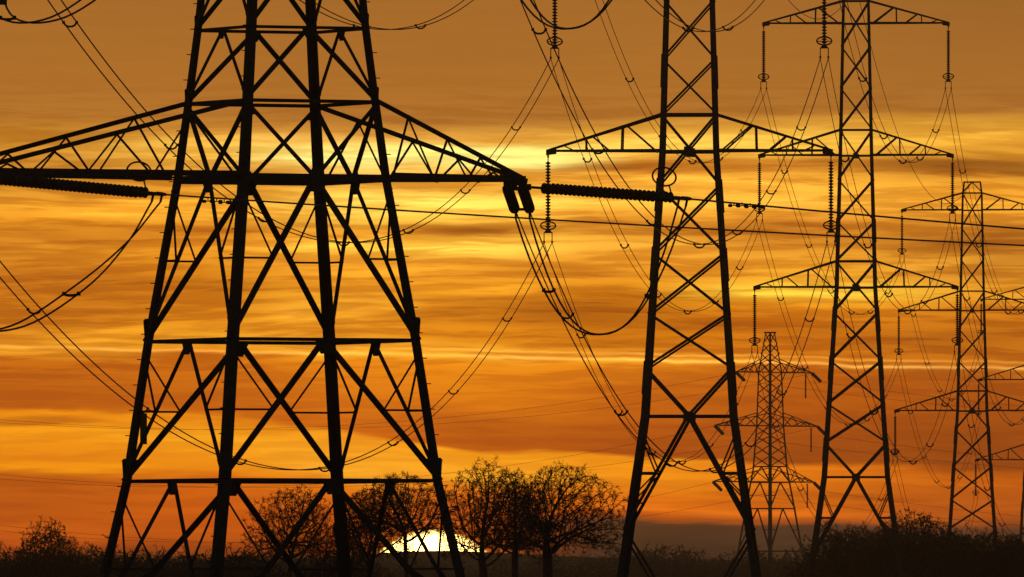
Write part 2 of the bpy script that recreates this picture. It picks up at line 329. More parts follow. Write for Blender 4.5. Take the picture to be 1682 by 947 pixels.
def build_angle_pylon():
    lev = [-1.7, 4.53, 9.48, 15.2, 17.9, 20.5, 23.3, 26.1, 28.7, 31.5, 34.3, 37, 39.5, 43.5]
    for k in range(4):
        sx, sy = ((-1, -1), (1, -1), (1, 1), (-1, 1))[k]
        zs = [-1.7, 1.1, 4.53, 9.48, 15.2, 17.9, 20.5, 26.1, 37, 43.5]
        ws = [.35, .35, .345, .335, .32, .3, .29, .27, .22, .18]
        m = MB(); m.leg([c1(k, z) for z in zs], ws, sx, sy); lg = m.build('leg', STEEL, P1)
        # splice plates on the leg and step bolts
        if k in (3, 0, 1):
            b = MB(); z = 0.3; i = 0
            while z < 24:
                p = c1(k, z); d = Vector((sx*(i % 2), sy*((i+1) % 2), 0))
                q = p-Vector((sx*.1, sy*.1, 0))*1
                b.tube([q, q+d*.3], .018, 5); z += .45; i += 1
            o = b.build('step_bolts', STEEL); o.parent = lg; o.location = o.location-lg.location; o['kind'] = 'stuff'
        foot = MB(); f = c1(k, -1.7)
        foot.lathe([(.75, -.4), (.75, .18), (.6, .3), (.3, .32)], f-Vector((sx*.15, sy*.15, 0)), (0, 0, 1), 14)
        foot.build('concrete_footing', CONC, P1)
    for j, z in enumerate(lev):
        if z < 0: continue
        w = .125 if z < 20 else .11
        if abs(z-15.2) < .1 or abs(z-26.1) < .1 or abs(z-37) < .1: w = .26
        for k in range(4):
            a, b = c1(k, z), c1((k+1) % 4, z)
            if z > 43: w = .08
            bar('horizontal_strut', a, b, w, FN[k], P1)
    kinds = {0: 'up', 1: 'up', 2: 'up', 3: 'down', 4: 'up', 5: 'up', 6: 'up', 7: 'down', 8: 'up', 9: 'up', 10: 'up', 11: 'down', 12: 'up'}
    for j in range(len(lev)-1):
        z0, z1 = lev[j], lev[j+1]; big = z1 <= 15.3
        w = .185 if big else (.15 if z1 < 27 else .12)
        for k in range(4):
            A0, B0, A1, B1 = c1(k, z0), c1((k+1) % 4, z0), c1(k, z1), c1((k+1) % 4, z1); n = FN[k]
            off = n*(-.05)
            if kinds[j] == 'up': ap = (A1+B1)/2; fa, fb = A0, B0
            else: ap = (A0+B0)/2; fa, fb = A1, B1
            bar('diagonal_brace', fa+off, ap+off, w, n, P1)
            bar('diagonal_brace', fb+off, ap+off, w, n, P1)
            # apex plate
            m = MB(); e = (B0-A0).normalized(); up = Vector((0, 0, 1 if kinds[j] == 'down' else -1)); sz = .42 if big else .3
            m.plate([ap-e*sz, ap+e*sz, ap+e*sz*.45+up*sz*1.2, ap-e*sz*.45+up*sz*1.2], n, .03); m.build('gusset_plate', STEEL, P1)
            gs = .75 if big else .5
            for f_, o_ in ((fa, fb), (fb, fa)):
                gusset(P1, f_, (ap-f_), ((A1-A0) if kinds[j] == 'up' else (A0-A1)), n, gs)
            if big:     # secondary bracing between the leg and the diagonal
                for top, ft in ((A1, A0), (B1, B0)):
                    ml = top.lerp(ft, .5); md = ap.lerp(ft, .5)
                    bar('redundant_strut', ml, md, .07, n, P1)
                    bar('redundant_strut', top.lerp(ft, .06), md, .07, n, P1)
                    if j == 0:
                        bar('redundant_strut', md, top.lerp(ft, .74), .08, n, P1)
                        bar('redundant_strut', top.lerp(ft, .74), ap.lerp(ft, .74), .08, n, P1)
    # anti-climb sign plates on the left leg
    m = MB(); p = c1(3, 6.9)+Vector((.42, -.04, 0)); m.box(p+Vector((-.02, -.02, -.5)), .25, .05, 1.1); m.build('notice_plate', PLATE, P1)
    # crossarms: z of bottom chord, top chord height, right reach / half width, left reach / half width
    for z, zt, UR, eR, UL, eL in ((15.2, 17.9, 9.42, .16, 12.75, 1.75), (26.1, 28.7, 8.2, .16, 11.2, 1.7), (37, 39.5, 7.4, .16, 10.1, 1.5)):
        for sg, U, e in ((1, UR, eR), (-1, UL, eL)):
            m = MB(); lace = []
            zz = z+EYE
            ends = {}
            for sy in (-1, 1):
                bs = Vector((sg*s1(z), sy*s1(z), zz)); ts = Vector((sg*s1(zt), sy*s1(zt), zt+EYE)); en = Vector((sg*U, sy*e, zz+.02))
                nv = Vector((0, sy, 0))
                m.angle(bs, en, .26, Vector((0, 0, -1))); m.angle(ts, en+Vector((0, 0, .12)), .17, nv)
                ends[sy] = (bs, ts, en)
                seq = [('b', .02), ('t', .2), ('b', .33), ('t', .47), ('b', .58), ('t', .7), ('b', .79), ('t', .87), ('b', .93)]
                pt = lambda q: (bs if q[0] == 'b' else ts).lerp(en, q[1])
                lace += [(pt(seq[i]), pt(seq[i+1]), nv, .07) for i in range(len(seq)-1)]
            bs0, ts0, en0 = ends[-1]; bs1, ts1, en1 = ends[1]
            if e > .5: m.angle(en0, en1, .24, Vector((0, 0, -1))); m.angle(en0+Vector((0, 0, .14)), en1+Vector((0, 0, .14)), .2, Vector((0, 0, 1)))
            else:
                m.plate([en0+Vector((sg*.25, .16, .12)), en0+Vector((-sg*.7, .16, .2)), en0+Vector((-sg*.7, .16, -.12)), en0+Vector((sg*.2, .16, -.14))], (0, 1, 0), .06)
            fr = [0, .2, .4, .6, .8, .97]
            for i in range(5):
                a, b = (bs0, bs1) if i % 2 == 0 else (bs1, bs0); ea, eb = (en0, en1) if i % 2 == 0 else (en1, en0)
                lace.append((a.lerp(ea, fr[i]), b.lerp(eb, fr[i+1]), Vector((0, 0, -1)), .085))
            arm = m.build('crossarm', STEEL, P1); loc = arm.location.copy()
            for p, q, nv, w in lace:
                b = bar('lacing_bar', p, q, w, nv, arm); b.location = b.location-loc
    m = MB(); m.box((0, 0, 43.7+EYE), 1.0, 1.0, .12); m.build('peak_cap', STEEL, P1)
CONC = material('weathered_concrete', (.3, .29, .27), .9, 0, .2, 2)
build_angle_pylon()

# ------------------------------------------------------------------ suspension pylons (one built, three copied)
HA = 29.0                                        # height of the lowest arm
LINE = math.atan2(28.68-10.6, 375.0)
def wS(h): return float(np.interp(h, [-29, -15.8, 0, 11, 22, 23.9, 25.1], [4.7, 2.8, 1.74, 1.42, 1.17, 1.12, .95]))
ARM_R = ((22.0, 23.9, 7.7), (11.0, 13.15, 8.05), (0.0, 2.2, 8.45))
def build_suspension(root):
    cor = ((-1, -1), (1, -1), (1, 1), (-1, 1))
    def c(k, h): s = wS(h); return Vector((cor[k][0]*s, cor[k][1]*s, HA+h))
    for k in range(4):
        hs = [-29, -22, -15.8, -9.7, 0, 11, 22, 23.9, 25.1]; ws = [.36, .34, .32, .30, .27, .23, .19, .17, .14]
        m = MB(); m.leg([c(k, h) for h in hs], ws, *cor[k]); lg = m.build('leg', STEEL, root)
        for h in (-12.9, -6.1, 5.4, -2):       # bolted splice angles make the leg step out
            q = MB(); off = Vector((cor[k][0]*.05, cor[k][1]*.05, 0)); q.leg([c(k, h-1.6)+off, c(k, h+.4)+off], [.34, .32] if h < 0 else [.28, .27], *cor[k])
            o = q.build('splice_angle', STEEL); o.parent = lg; o.location = o.location-lg.location
        q = MB(); f = c(k, -29); q.lathe([(.6, -.4), (.6, .2), (.45, .3), (.2, .3)], f-Vector((cor[k][0]*.12, cor[k][1]*.12, 0)), (0, 0, 1), 12); q.build('concrete_footing', CONC, root)
    X = [23.9, 20.1, 16.65, 13.15, 9.0, 5.5, 2.2, -2.05, -6.1, -9.7, -12.95]
    for j in range(len(X)-1):
        for k in range(4):
            k2 = (k+1) % 4; w = .16 if X[j] < 3 else .13
            bar('diagonal_brace', c(k, X[j+1]), c(k2, X[j]), w, FN[k], root)
            bar('diagonal_brace', c(k2, X[j+1])-FN[k]*.1, c(k, X[j])-FN[k]*.1, w*.8, FN[k], root)
    for k in range(4):
        k2 = (k+1) % 4; n = FN[k]
        for h in (25.1, 23.9, 22, 13.15, 11, 2.2, 0, -15.8): bar('horizontal_strut', c(k, h), c(k2, h), .15 if h < 3 else .11, n, root)
        bar('peak_brace', c(k, 23.9), (c(k, 25.1)+c(k2, 25.1))/2, .1, n, root); bar('peak_brace', c(k2, 23.9), (c(k, 25.1)+c(k2, 25.1))/2, .1, n, root)
        nd = (c(k, -15.8)+c(k2, -15.8))/2
        for a in (k, k2):
            bar('diagonal_brace', c(a, -12.95), nd, .17, n, root)
            lg_at = c(a, -22.6); bar('leg_brace', nd, lg_at, .19, n, root)
            low = Vector(((c(k, -29).x+c(k2, -29).x)/2, (c(k, -29).y+c(k2, -29).y)/2, HA-28.6))
            bar('leg_brace', c(a, -22.8), c(a, -28.6).lerp(low, .93), .13, n, root)
            top = c(a, -15.8)
            md = nd.lerp(lg_at, .5); ml = c(a, -19.2); bar('redundant_strut', ml, md, .14, n, root)
            bar('redundant_strut', top.lerp(c(a, -19.2), .25), md, .1, n, root)
            q = nd.lerp(lg_at, .76); bar('redundant_strut', c(a, -20.9), q, .1, n, root); bar('redundant_strut', c(a, -20.9), md, .09, n, root)
            q2 = c(a, -25.6); bar('redundant_strut', q2, c(a, -22.8).lerp(c(a, -28.6).lerp(low, .93), .5), .09, n, root)
        for h in (0, -15.8, 11):
            p = (c(k, h)+c(k2, h))/2; e = (c(k2, h)-c(k, h)).normalized(); s = .27 if h < 5 else .2; z = Vector((0, 0, 1))
            m = MB(); m.plate([p-e*s-z*s, p+e*s-z*s, p+e*s+z*s, p-e*s+z*s], n, .04); m.build('gusset_plate', STEEL, root)
    for hb, ht, R in ARM_R:
        for sg in (-1, 1):
            m = MB(); lace = []; tip = Vector((sg*R, 0, HA+hb))
            for sy in (-1, 1):
                b0 = Vector((sg*wS(hb), sy*wS(hb), HA+hb)); t0 = Vector((sg*wS(ht), sy*wS(ht), HA+ht)); e = tip+Vector((0, sy*.08, 0)); n = Vector((0, sy, 0))
                m.angle(b0, e, .17, Vector((0, 0, -1))); m.angle(t0, e+Vector((0, 0, .1)), .13, n)
                B = lambda f_: b0.lerp(e, f_)
                T = lambda f_: t0.lerp(e, f_)
                for p, q, w in ((B(.03), T(.3), .11), (T(.34), B(.34), .09), (B(.44), T(.60), .10), (T(.66), B(.66), .08), (B(.74), T(.85), .07)): lace.append((p, q, n, w))
            b0 = Vector((sg*wS(hb), -wS(hb), HA+hb)); b1 = Vector((sg*wS(hb), wS(hb), HA+hb))
            fr = (.0, .3, .55, .8)
            for i in range(3):
                a, b = (b0, b1) if i % 2 == 0 else (b1, b0); lace.append((a.lerp(tip, fr[i]), b.lerp(tip, fr[i+1]), Vector((0, 0, -1)), .07))
            m.plate([tip+Vector((sg*.12, 0, .14)), tip+Vector((-sg*.5, 0, .22)), tip+Vector((-sg*.5, 0, -.12)), tip+Vector((sg*.12, 0, -.2))], (0, 1, 0), .2)
            arm = m.build('crossarm', STEEL, root); loc = arm.location.copy()
            for p, q, n, w in lace:
                b = bar('lacing_bar', p, q, w, n, arm); b.location = b.location-loc
TW = []          # (root, phrase)
SPOTS = ((1132.5, 945, 0.0, 'tall slim lattice pylon with the sun-side feet nearest the middle of the row', 'the nearest slim pylon'),
         (1406, 1320, -.5, 'second slim lattice pylon of the receding row, all six arms in view', 'the second slim pylon'),
         (1597, 1735, -5.6, 'third slim lattice pylon of the row, flat top below the right sky', 'the third slim pylon'),
         (1704, 2170, -6.9, 'farthest slim lattice pylon of the row, cut off by the right edge', 'the pylon cut by the right edge'))
P2 = empty('suspension_pylon', (0, 0, 0), -LINE); build_suspension(P2); index_children()
for i, (x, D, dz, lab, ph) in enumerate(SPOTS):
    r = P2 if i == 0 else copy_tree(P2)
    r.location = ((x-CX)/FPX*D, D, dz); tag(r, lab, 'pylon', 'lattice pylons'); TW.append((r, ph))
P2['label'] = 'nearest tall slim lattice pylon, feet just right of the bare trees'

# ------------------------------------------------------------------ hanging insulators
HOOK = {}
def build_hanging():
    root = empty('hanging_insulator', (0, 0, 0))
    m = MB(); m.tube([(0, 0, .02), (0, 0, -.5)], .035); m.box((0, 0, -.12), .12, .06, .2); m.build('shackle', FIT, root)
    m = MB(); prof = [(.05, 0)]; n = 22; pit = 4.0/n
    for i in range(n): h = i*pit; prof += [(.06, h+.02), (.17, h+.07), (.155, h+.1), (.06, h+pit*.9)]
    prof.append((.05, 4.05)); m.lathe(prof, (0, 0, -.48), (0, 0, -1), 10); o = m.build('disc_stack', GLASS, root); o['kind'] = 'stuff'
    m = MB(); m.torus((0, 0, -4.3), (0, .5, .87), .45, .045, 24, 6); m.box((0, 0, -4.32), .9, .05, .05); m.tube([(0, 0, -4.3), (0, .39, -4.52)], .03); m.build('corona_ring', FIT, root)
    m = MB(); m.plate([(-.28, 0, -4.75), (.28, 0, -4.75), (.08, 0, -4.5), (-.08, 0, -4.5)], (0, 1, 0), .05); m.build('yoke_plate', FIT, root)
    for sx in (-1, 1):
        m = MB(); m.tube([(sx*.24, 0, -4.7), (sx*.24, 0, -5.25)], .03); m.tube([(sx*.24, -.3, -5.32), (sx*.24, -.12, -5.26), (sx*.24, .12, -5.26), (sx*.24, .3, -5.32)], [.035, .07, .07, .035]); m.build('clamp', FIT, root)
    return root
ARMN = ('top', 'middle', 'bottom')
H0 = build_hanging(); index_children(); used = False
for i, (r, ph) in enumerate(TW):
    for a, (hb, ht, R) in enumerate(ARM_R):
        for sg in (-1, 1):
            p = W(r, Vector((sg*R, 0, HA+hb-.1)))
            o = H0 if not used else copy_tree(H0); used = True
            o.location = p; o.rotation_euler.z = -LINE
            side = 'left' if sg < 0 else 'right'
            tag(o, 'ringed hanging insulator on the %s %s arm of %s' % (ARMN[a], side, ph), 'insulator', 'hanging insulators of the slim pylons')
            HOOK[(i, a, sg)] = p+Vector((0, 0, -5.32))

# ------------------------------------------------------------------ tension insulators of the angle pylon
DISC = None
def tension_set(at, d2, slope, link, length, label, parts=True, name='tension_insulator', ring=True):
    global DISC
    at = Vector(at); d = Vector((d2[0], d2[1], -slope)).normalized(); side = Vector((d2[1], -d2[0], 0)).normalized(); up = side.cross(d)
    if up.z < 0: up = -up
    root = empty(name, at); tag(root, label, 'insulator', 'tension insulators of the angle pylon')
    m = MB(); m.tube([(0, 0, 0), d*link], .05); m.box(tuple(d*.2), .2, .2, .22)
    m.tube([d*link-side*.05, d*link-side*.05-up*.2], .03); m.build('link', FIT, root)
    m = MB(); m.plate([d*(link-.15)-side*.08, d*(link-.15)+side*.08, d*(link+.12)+side*.34, d*(link+.12)-side*.34], up, .05); m.build('yoke_plate', FIT, root)
    n = int(length/.19)
    if DISC is None:
        q = MB(); q.lathe([(.06, -.09), (.08, -.02), (.2, 0), (.205, .025), (.1, .06), (.06, .1)], (0, 0, 0), (0, 0, 1), 10); DISC = q
    if parts:
        q = MB(); q.add(DISC.v, DISC.f); rot = Vector((0, 0, 1)).rotation_difference(d).to_matrix()
        me = bpy.data.meshes.new('disc'); me.from_pydata([tuple(rot@p) for p in q.v], [], q.f); me.materials.append(GLASS)
        me.polygons.foreach_set('use_smooth', [True]*len(me.polygons))
    for sd in (-1, 1):
        base = d*(link+.12)+side*.27*sd
        if parts:
            for i in range(n):
                o = bpy.data.objects.new('disc', me); COL.objects.link(o); o.parent = root; o.location = base+d*(i*.19+.1)
        else:
            m = MB(); prof = [(.06, 0)]
            for i in range(n): h = i*.19; prof += [(.07, h+.02), (.2, h+.08), (.19, h+.11), (.07, h+.17)]
            m.lathe(prof+[(.06, n*.19+.02)], base, d, 10); o = m.build('disc_stack', GLASS, root); o['kind'] = 'stuff'
    e = link+.12+n*.19+.1
    m = MB(); m.plate([d*(e+.3)-side*.3, d*(e+.3)+side*.3, d*(e-.1)+side*.36, d*(e-.1)-side*.36], up, .05); m.build('yoke_plate', FIT, root)
    if ring:
        m = MB(); rc = d*(e-.3)+up*.72; ax = Vector((.12, -.78, .6)).normalized(); m.torus(rc, ax, .42, .035, 24, 6)
        m.tube([d*(e+.1)+up*.02, rc+d*.24-up*.3], .028); m.build('arcing_ring', FIT, root)
    outs = []
    for sd in (-1, 1):
        p0 = d*(e+.2)+side*.25*sd; p1 = d*(e+.75)+side*.25*sd
        m = MB(); m.tube([p0, p0.lerp(p1, .3), p0.lerp(p1, .7), p1], [.04, .075, .075, .05]); m.tube([p0.lerp(p1, .7), p0.lerp(p1, .7)-up*.28-d*.05], .045); m.build('dead_end_clamp', FIT, root)
        outs.append((at+p1, at+p0.lerp(p1, .7)-up*.28-d*.05))
    return outs, d

def strand(root, name, pts, r, sides=6):
    m = MB(); base = Vector(root.location); m.tube([p-base for p in pts], r, sides); return m.build(name, WIRE, root, True)
def spacer(root, p, q, drop=.16, r=.04):
    base = Vector(root.location); p = p-base; q = q-base; z = Vector((0, 0, -1)); m = MB()
    m.tube([p, p.lerp(q, .15)+z*drop*.7, p.lerp(q, .35)+z*drop, p.lerp(q, .65)+z*drop, p.lerp(q, .85)+z*drop*.7, q], r, 6)
    for e in (p, q): m.box(tuple(e), r*2.6, r*4.5, r*2.8)
    return m.build('spacer', FIT, root)
def sagged(A, B, sag, n):
    return [A.lerp(B, i/n)+Vector((0, 0, -4*sag*(i/n)*(1-i/n))) for i in range(n+1)]
def bundle(A2, B2, sag, label, r, spacers, group, name='twin_conductor', n=56, sdrop=.16, sr=.04, per=.0):
    root = empty(name, A2[0]); tag(root, label, 'power line', group)
    for a, b in zip(A2, B2): strand(root, 'wire', sagged(a, b, sag, n), r)
    for t in spacers:
        q = [a.lerp(b, t)+Vector((0, 0, -4*sag*t*(1-t))) for a, b in zip(A2, B2)]
        spacer(root, q[0], q[1], sdrop, sr)
    return root
def pair(p, d2, sep=.48):
    s = Vector((d2[1], -d2[0], 0)).normalized()*sep/2
    return (p-s, p+s)

def smooth_path(pts, n=10):           # Catmull-Rom through points
    out = []; P = [pts[0]*2-pts[1]]+pts+[pts[-1]*2-pts[-2]]
    for i in range(1, len(P)-2):
        for k in range(n):
            t = k/n; a, b, c, d = P[i-1:i+3]
            out.append(.5*((2*b)+(c-a)*t+(2*a-5*b+4*c-d)*t*t+(3*b-a-3*c+d)*t**3))
    out.append(pts[-1]); return out

DAWAY = Vector((math.sin(LINE), math.cos(LINE), 0))          # towards the slim pylons
DSIDE = Vector((.81, -.586, 0)).normalized()                 # the other leg of the line: right and towards the camera
P1ARM = ((37, 7.4, 10.1), (26.1, 8.2, 11.2), (15.2, 9.42, 12.75))
side_end = {}; away_end = {}
for a, (z, UR, UL) in enumerate(P1ARM):
    lo = a == 2
    nm = ARMN[a]
    for sg in (-1, 1):
        sd = 'left' if sg < 0 else 'right'
        if sg > 0: pa = W(P1, Vector((UR+.1, 0, z+EYE-.15))); pb = W(P1, Vector((UR-.25, .05, z+EYE-.15)))
        else:
            e = (1.5, 1.7, 1.75)[a]; pa = W(P1, Vector((-UL+.1, -e, z+EYE-.1))); pb = W(P1, Vector((-UL+.1, e, z+EYE-.1)))
        lk = .85 if sg > 0 else 1.2; ln = 5.35 if sg > 0 else 6.1
        side_end[(a, sg)] = tension_set(pa, DSIDE, .075 if sg > 0 else .09, lk, ln,
            ('twin beaded insulator strings reaching right from the %s arm tip of the angle pylon' if sg > 0 else 'twin beaded insulator strings under the %s left arm of the angle pylon')
            % (nm,), parts=lo)
        away_end[(a, sg)] = tension_set(pb, DAWAY, .115, .35, 5.2, 'end-on pair of stubby insulators below the %s %s arm tip of the angle pylon' % (nm, sd), parts=lo and sg > 0, ring=False)
        # jumper loop between the two strings
        so_, sdir = side_end[(a, sg)]; ao, adir = away_end[(a, sg)]
        jr = empty('jumper_loop', so_[0][1]); tag(jr, 'sagging twin jumper loop below the %s %s arm of the angle pylon' % (nm, sd), 'power line', 'jumper loops of the angle pylon')
        rows = []
        for i in (0, 1):
            A = ao[i][1]; B = so_[i][1]
            if sg > 0:
                dep = 4.35
                pts = [A.lerp(B, t)+Vector((0, 0, -dep*(1-abs(2*t-1)**2.3))) for t in [k/24 for k in range(25)]]
            else:
                z0 = A.z
                mid = Vector(((A.x+B.x)/2, (A.y+B.y)/2, 0))
                hx = A.x+.4
                pts = smooth_path([A, Vector((A.x-.15+.3*i, A.y-1.4, z0-2.4)), Vector((hx+.35, A.y-3.2, z0-4.1)), Vector((hx+2.2, A.y-5, z0-4.15)), Vector((hx+4.6, B.y+1.2, z0-2.95)), B.lerp(Vector((hx+4.6, B.y+1.2, z0-2.95)), .45)+Vector((.15, 0, -.12)), B], 7)
            strand(jr, 'wire', pts, .036); rows.append(pts)
        nn = len(rows[0])-1
        for t in ((.2, .8) if sg > 0 else (.35, .66)):
            k = int(t*nn); spacer(jr, rows[0][k], rows[1][k], .06, .05)
        # the span leaving to the right
        dd = DSIDE*335
        A2 = [so_[0][0], so_[1][0]]; B2 = [p+dd+Vector((0, 0, 4)) for p in A2]
        b = bundle(A2, B2, 8.8 if sg > 0 else 7.0, 'thick twin wire running off right from the angle pylon %s %s arm' % (nm, sd), .025, [.14, .3, .5, .7], 'spans of the side line', n=60)
        for q in (2.2, 2.9):
            for p in A2:
                c = p+DSIDE*q+Vector((0, 0, -4*7*(q/335)+4*q/335-.12)); m = MB(); base = Vector(b.location)
                m.tube([c-base-DSIDE*.22, c-base-DSIDE*.1], .06); m.tube([c-base+DSIDE*.1, c-base+DSIDE*.22], .06); m.tube([c-base-DSIDE*.2, c-base+DSIDE*.2], .018); m.tube([c-base, c-base+Vector((0, 0, .12))], .02); m.build('vibration_damper', FIT, b)
        # the span to the nearest slim pylon
        T2 = pair(HOOK[(0, a, sg)], DAWAY)
        A2 = [ao[0][0], ao[1][0]]
        if (A2[1]-A2[0]).dot(T2[1]-T2[0]) < 0: A2 = A2[::-1]
        bundle(A2, T2, (12.2, 11.6, 11.4)[a], 'sagging twin wire joining angle pylon and nearest slim pylon on the %s %s arms' % (nm, sd), .026, [.09, .22, .36, .5, .63, .76, .89], 'spans along the pylon row', n=90)
# pilot strings holding the left jumpers
for a, (z, UR, UL) in enumerate(P1ARM):
    p = W(P1, Vector((-UL+.25, 0, z+EYE-.15))); r = empty('pilot_insulator', p); tag(r, 'short hanging insulator steadying the jumper on the angle pylon %s left arm' % ARMN[a], 'insulator', 'pilot insulators')
    m = MB(); prof = [(.05, 0)]
    for i in range(20): h = .3+i*.19; prof += [(.06, h), (.17, h+.07), (.15, h+.1), (.06, h+.16)]
    m.lathe(prof+[(.05, 4.2)], (0, 0, 0), (0, 0, -1), 10); o = m.build('disc_stack', GLASS, r); o['kind'] = 'stuff'
    m = MB(); m.box((0, 0, -4.5), .6, .3, .5); m.tube([(0, 0, -4.1), (0, 0, -4.4)], .06); m.build('jumper_weight', FIT, r)

# spans between the slim pylons and their earth wires
PHS = ['nearest', 'second', 'third', 'edge-cut farthest']
for i in range(3):
    for a in range(3):
        for sg in (-1, 1):
            sd = 'left' if sg < 0 else 'right'
            bundle(pair(HOOK[(i, a, sg)], DAWAY), pair(HOOK[(i+1, a, sg)], DAWAY), (11, 11.5, 11.5)[i], 'twin wire on the %s %s arms between the %s and %s slim pylons' % (ARMN[a], sd, PHS[i], PHS[i+1]),
                   (.023, .025, .026)[i], [.12, .27, .42, .57, .72, .87], 'spans along the pylon row', n=48, sdrop=.2, sr=.05)
tops = [W(P1, Vector((0, 0, 43.9+EYE)))]+[W(r, Vector((0, 0, HA+25.2))) for r, _ in TW]
for i in range(4):
    o = empty('earth_wire', tops[i]); tag(o, 'thin single earth wire between the tops of the %s and %s pylons' % ((['big angle']+PHS)[i], (['big angle']+PHS)[i+1]), 'power line', 'earth wires')
    strand(o, 'wire', sagged(tops[i], tops[i+1], 8.5, 48), .026)

# ------------------------------------------------------------------ the small far pylon (seen cornerwise)
D5 = 2600.0
P5 = empty('far_angle_pylon', ((1265-CX)/FPX*D5, D5, -7), math.radians(45))
tag(P5, 'small distant angle pylon standing between the two nearest slim pylons', 'pylon', 'lattice pylons')
E5 = EYE+7
def s5(z): return float(np.interp(z, [-9, -2, 8, 14, 17.5, 21, 23, 30, 39, 42, 45.5], [6.1, 5.3, 4.0, 3.25, 2.8, 2.35, 2.05, 1.65, 1.4, 1.1, .55]))
def build_far():
    cor = ((-1, -1), (1, -1), (1, 1), (-1, 1))
    c = lambda k, z: Vector((cor[k][0]*s5(z), cor[k][1]*s5(z), z+E5))
    lev = [-E5+.1, 3, 9.5, 16.5, 20.8, 23.4, 25.2, 27, 28.5, 30, 31.8, 33.6, 35.4, 37.1, 38.8, 40.5, 42, 43.6, 45.3]
    for k in range(4):
        m = MB(); zz = [-E5, 8, 16.5, 23, 30, 39, 45.3]; m.leg([c(k, z) for z in zz], [.4, .38, .36, .33, .3, .27, .2], *cor[k]); m.build('leg', STEEL, P5)
    for j in range(len(lev)-1):
        z0, z1 = lev[j], lev[j+1]
        for k in range(4):
            k2 = (k+1) % 4; n = FN[k]
            if z1 <= 23.5:
                ap = (c(k, z1)+c(k2, z1))/2
                for a in (k, k2):
                    bar('diagonal_brace', c(a, z0), ap, .18, n, P5); bar('redundant_strut', c(a, (z0+z1)/2), c(a, z0).lerp(ap, .5), .1, n, P5)
                bar('horizontal_strut', c(k, z1), c(k2, z1), .2, n, P5)
            else:
                bar('diagonal_brace', c(k, z0), c(k2, z1), .13, n, P5); bar('diagonal_brace', c(k2, z0), c(k, z1), .13, n, P5)
    m = MB(); m.box((0, 0, 45.4+E5), 2.3, .5, .25); m.box((0, 0, 45.4+E5+.02), .5, 2.3, .22); m.build('peak_bar', STEEL, P5)
    for z, h, RR, RL in ((38.8, 2.2, 10.0, 8.0), (30, 2.2, 11.3, 13.0), (20.8, 2.4, 10.4, 13.4)):
        for sg, R in ((1, RR), (-1, RL)):
            m = MB(); lace = []; tip = Vector((sg*R, 0, z+E5))
            for sy in (-1, 1):
                b0 = Vector((sg*s5(z), sy*s5(z), z+E5)); t0 = Vector((sg*s5(z+h), sy*s5(z+h), z+h+E5)); n = Vector((0, sy, 0))
                m.angle(b0, tip, .22, Vector((0, 0, -1))); m.angle(t0, tip+Vector((0, 0, .1)), .15, n)
                for p, q in ((0, .25), (.45, .25), (.45, .65), (.8, .65)): lace.append((b0.lerp(tip, p), t0.lerp(tip, q), n))
            arm = m.build('crossarm', STEEL, P5); loc = arm.location.copy()
            for p, q, n in lace: b = bar('lacing_bar', p, q, .12, n, arm); b.location = b.location-loc
build_far()
FARTIP = []
for a, (z, RR, RL) in enumerate(((38.8, 10.0, 8.0), (30, 11.3, 13.0), (20.8, 10.4, 13.4))):
    for sg, R in ((1, RR), (-1, RL)):
        sd = 'right' if sg > 0 else 'left'; tip = W(P5, Vector((sg*R, 0, z+E5)))
        r = empty('far_insulator', tip); tag(r, 'tiny insulator at the %s %s arm end of the small distant pylon' % (ARMN[a], sd), 'insulator', 'insulators of the distant pylon')
        m = MB(); d = Vector((.6, -.6, -.62)).normalized(); prof = [(.06, 0)]
        for i in range(12): prof += [(.12, i*.2+.02), (.3, i*.2+.08), (.12, i*.2+.17)]
        m.lathe(prof, (0, 0, 0), d, 8); o = m.build('tension_disc_stack', GLASS, r); o['kind'] = 'stuff'
        m = MB(); prof = [(.06, 0)]
        for i in range(20): prof += [(.08, i*.2+.02), (.17, i*.2+.08), (.08, i*.2+.17)]
        hp = W(P5, Vector((sg*(R-1.6), 0, z+E5-.15)))-tip
        if sg > 0: m.lathe(prof, hp, (0, 0, -1), 8); o = m.build('hanging_disc_stack', GLASS, r); o['kind'] = 'stuff'
        e = tip+d*2.4; FARTIP.append((a, sg, e))
        wl = empty('far_wire', tip); tag(wl, 'faint far wire trailing left from the %s %s arm of the small distant pylon' % (ARMN[a], sd), 'power line', 'wires of the distant line')
        L_ = Vector((-118-(4 if sg < 0 else 0), D5-260, tip.z-(5.5, 4.0, 1.0)[a])); strand(wl, 'wire', sagged(tip, L_, 8.0+1.0*a, 50), .022, 5)
        wr = empty('far_wire', e); tag(wr, 'faint far wire trailing right from the %s %s arm of the small distant pylon' % (ARMN[a], sd), 'power line', 'wires of the distant line')
        strand(wr, 'wire', sagged(e, e+Vector((230, -190, 0)), 9, 50), .022, 5)

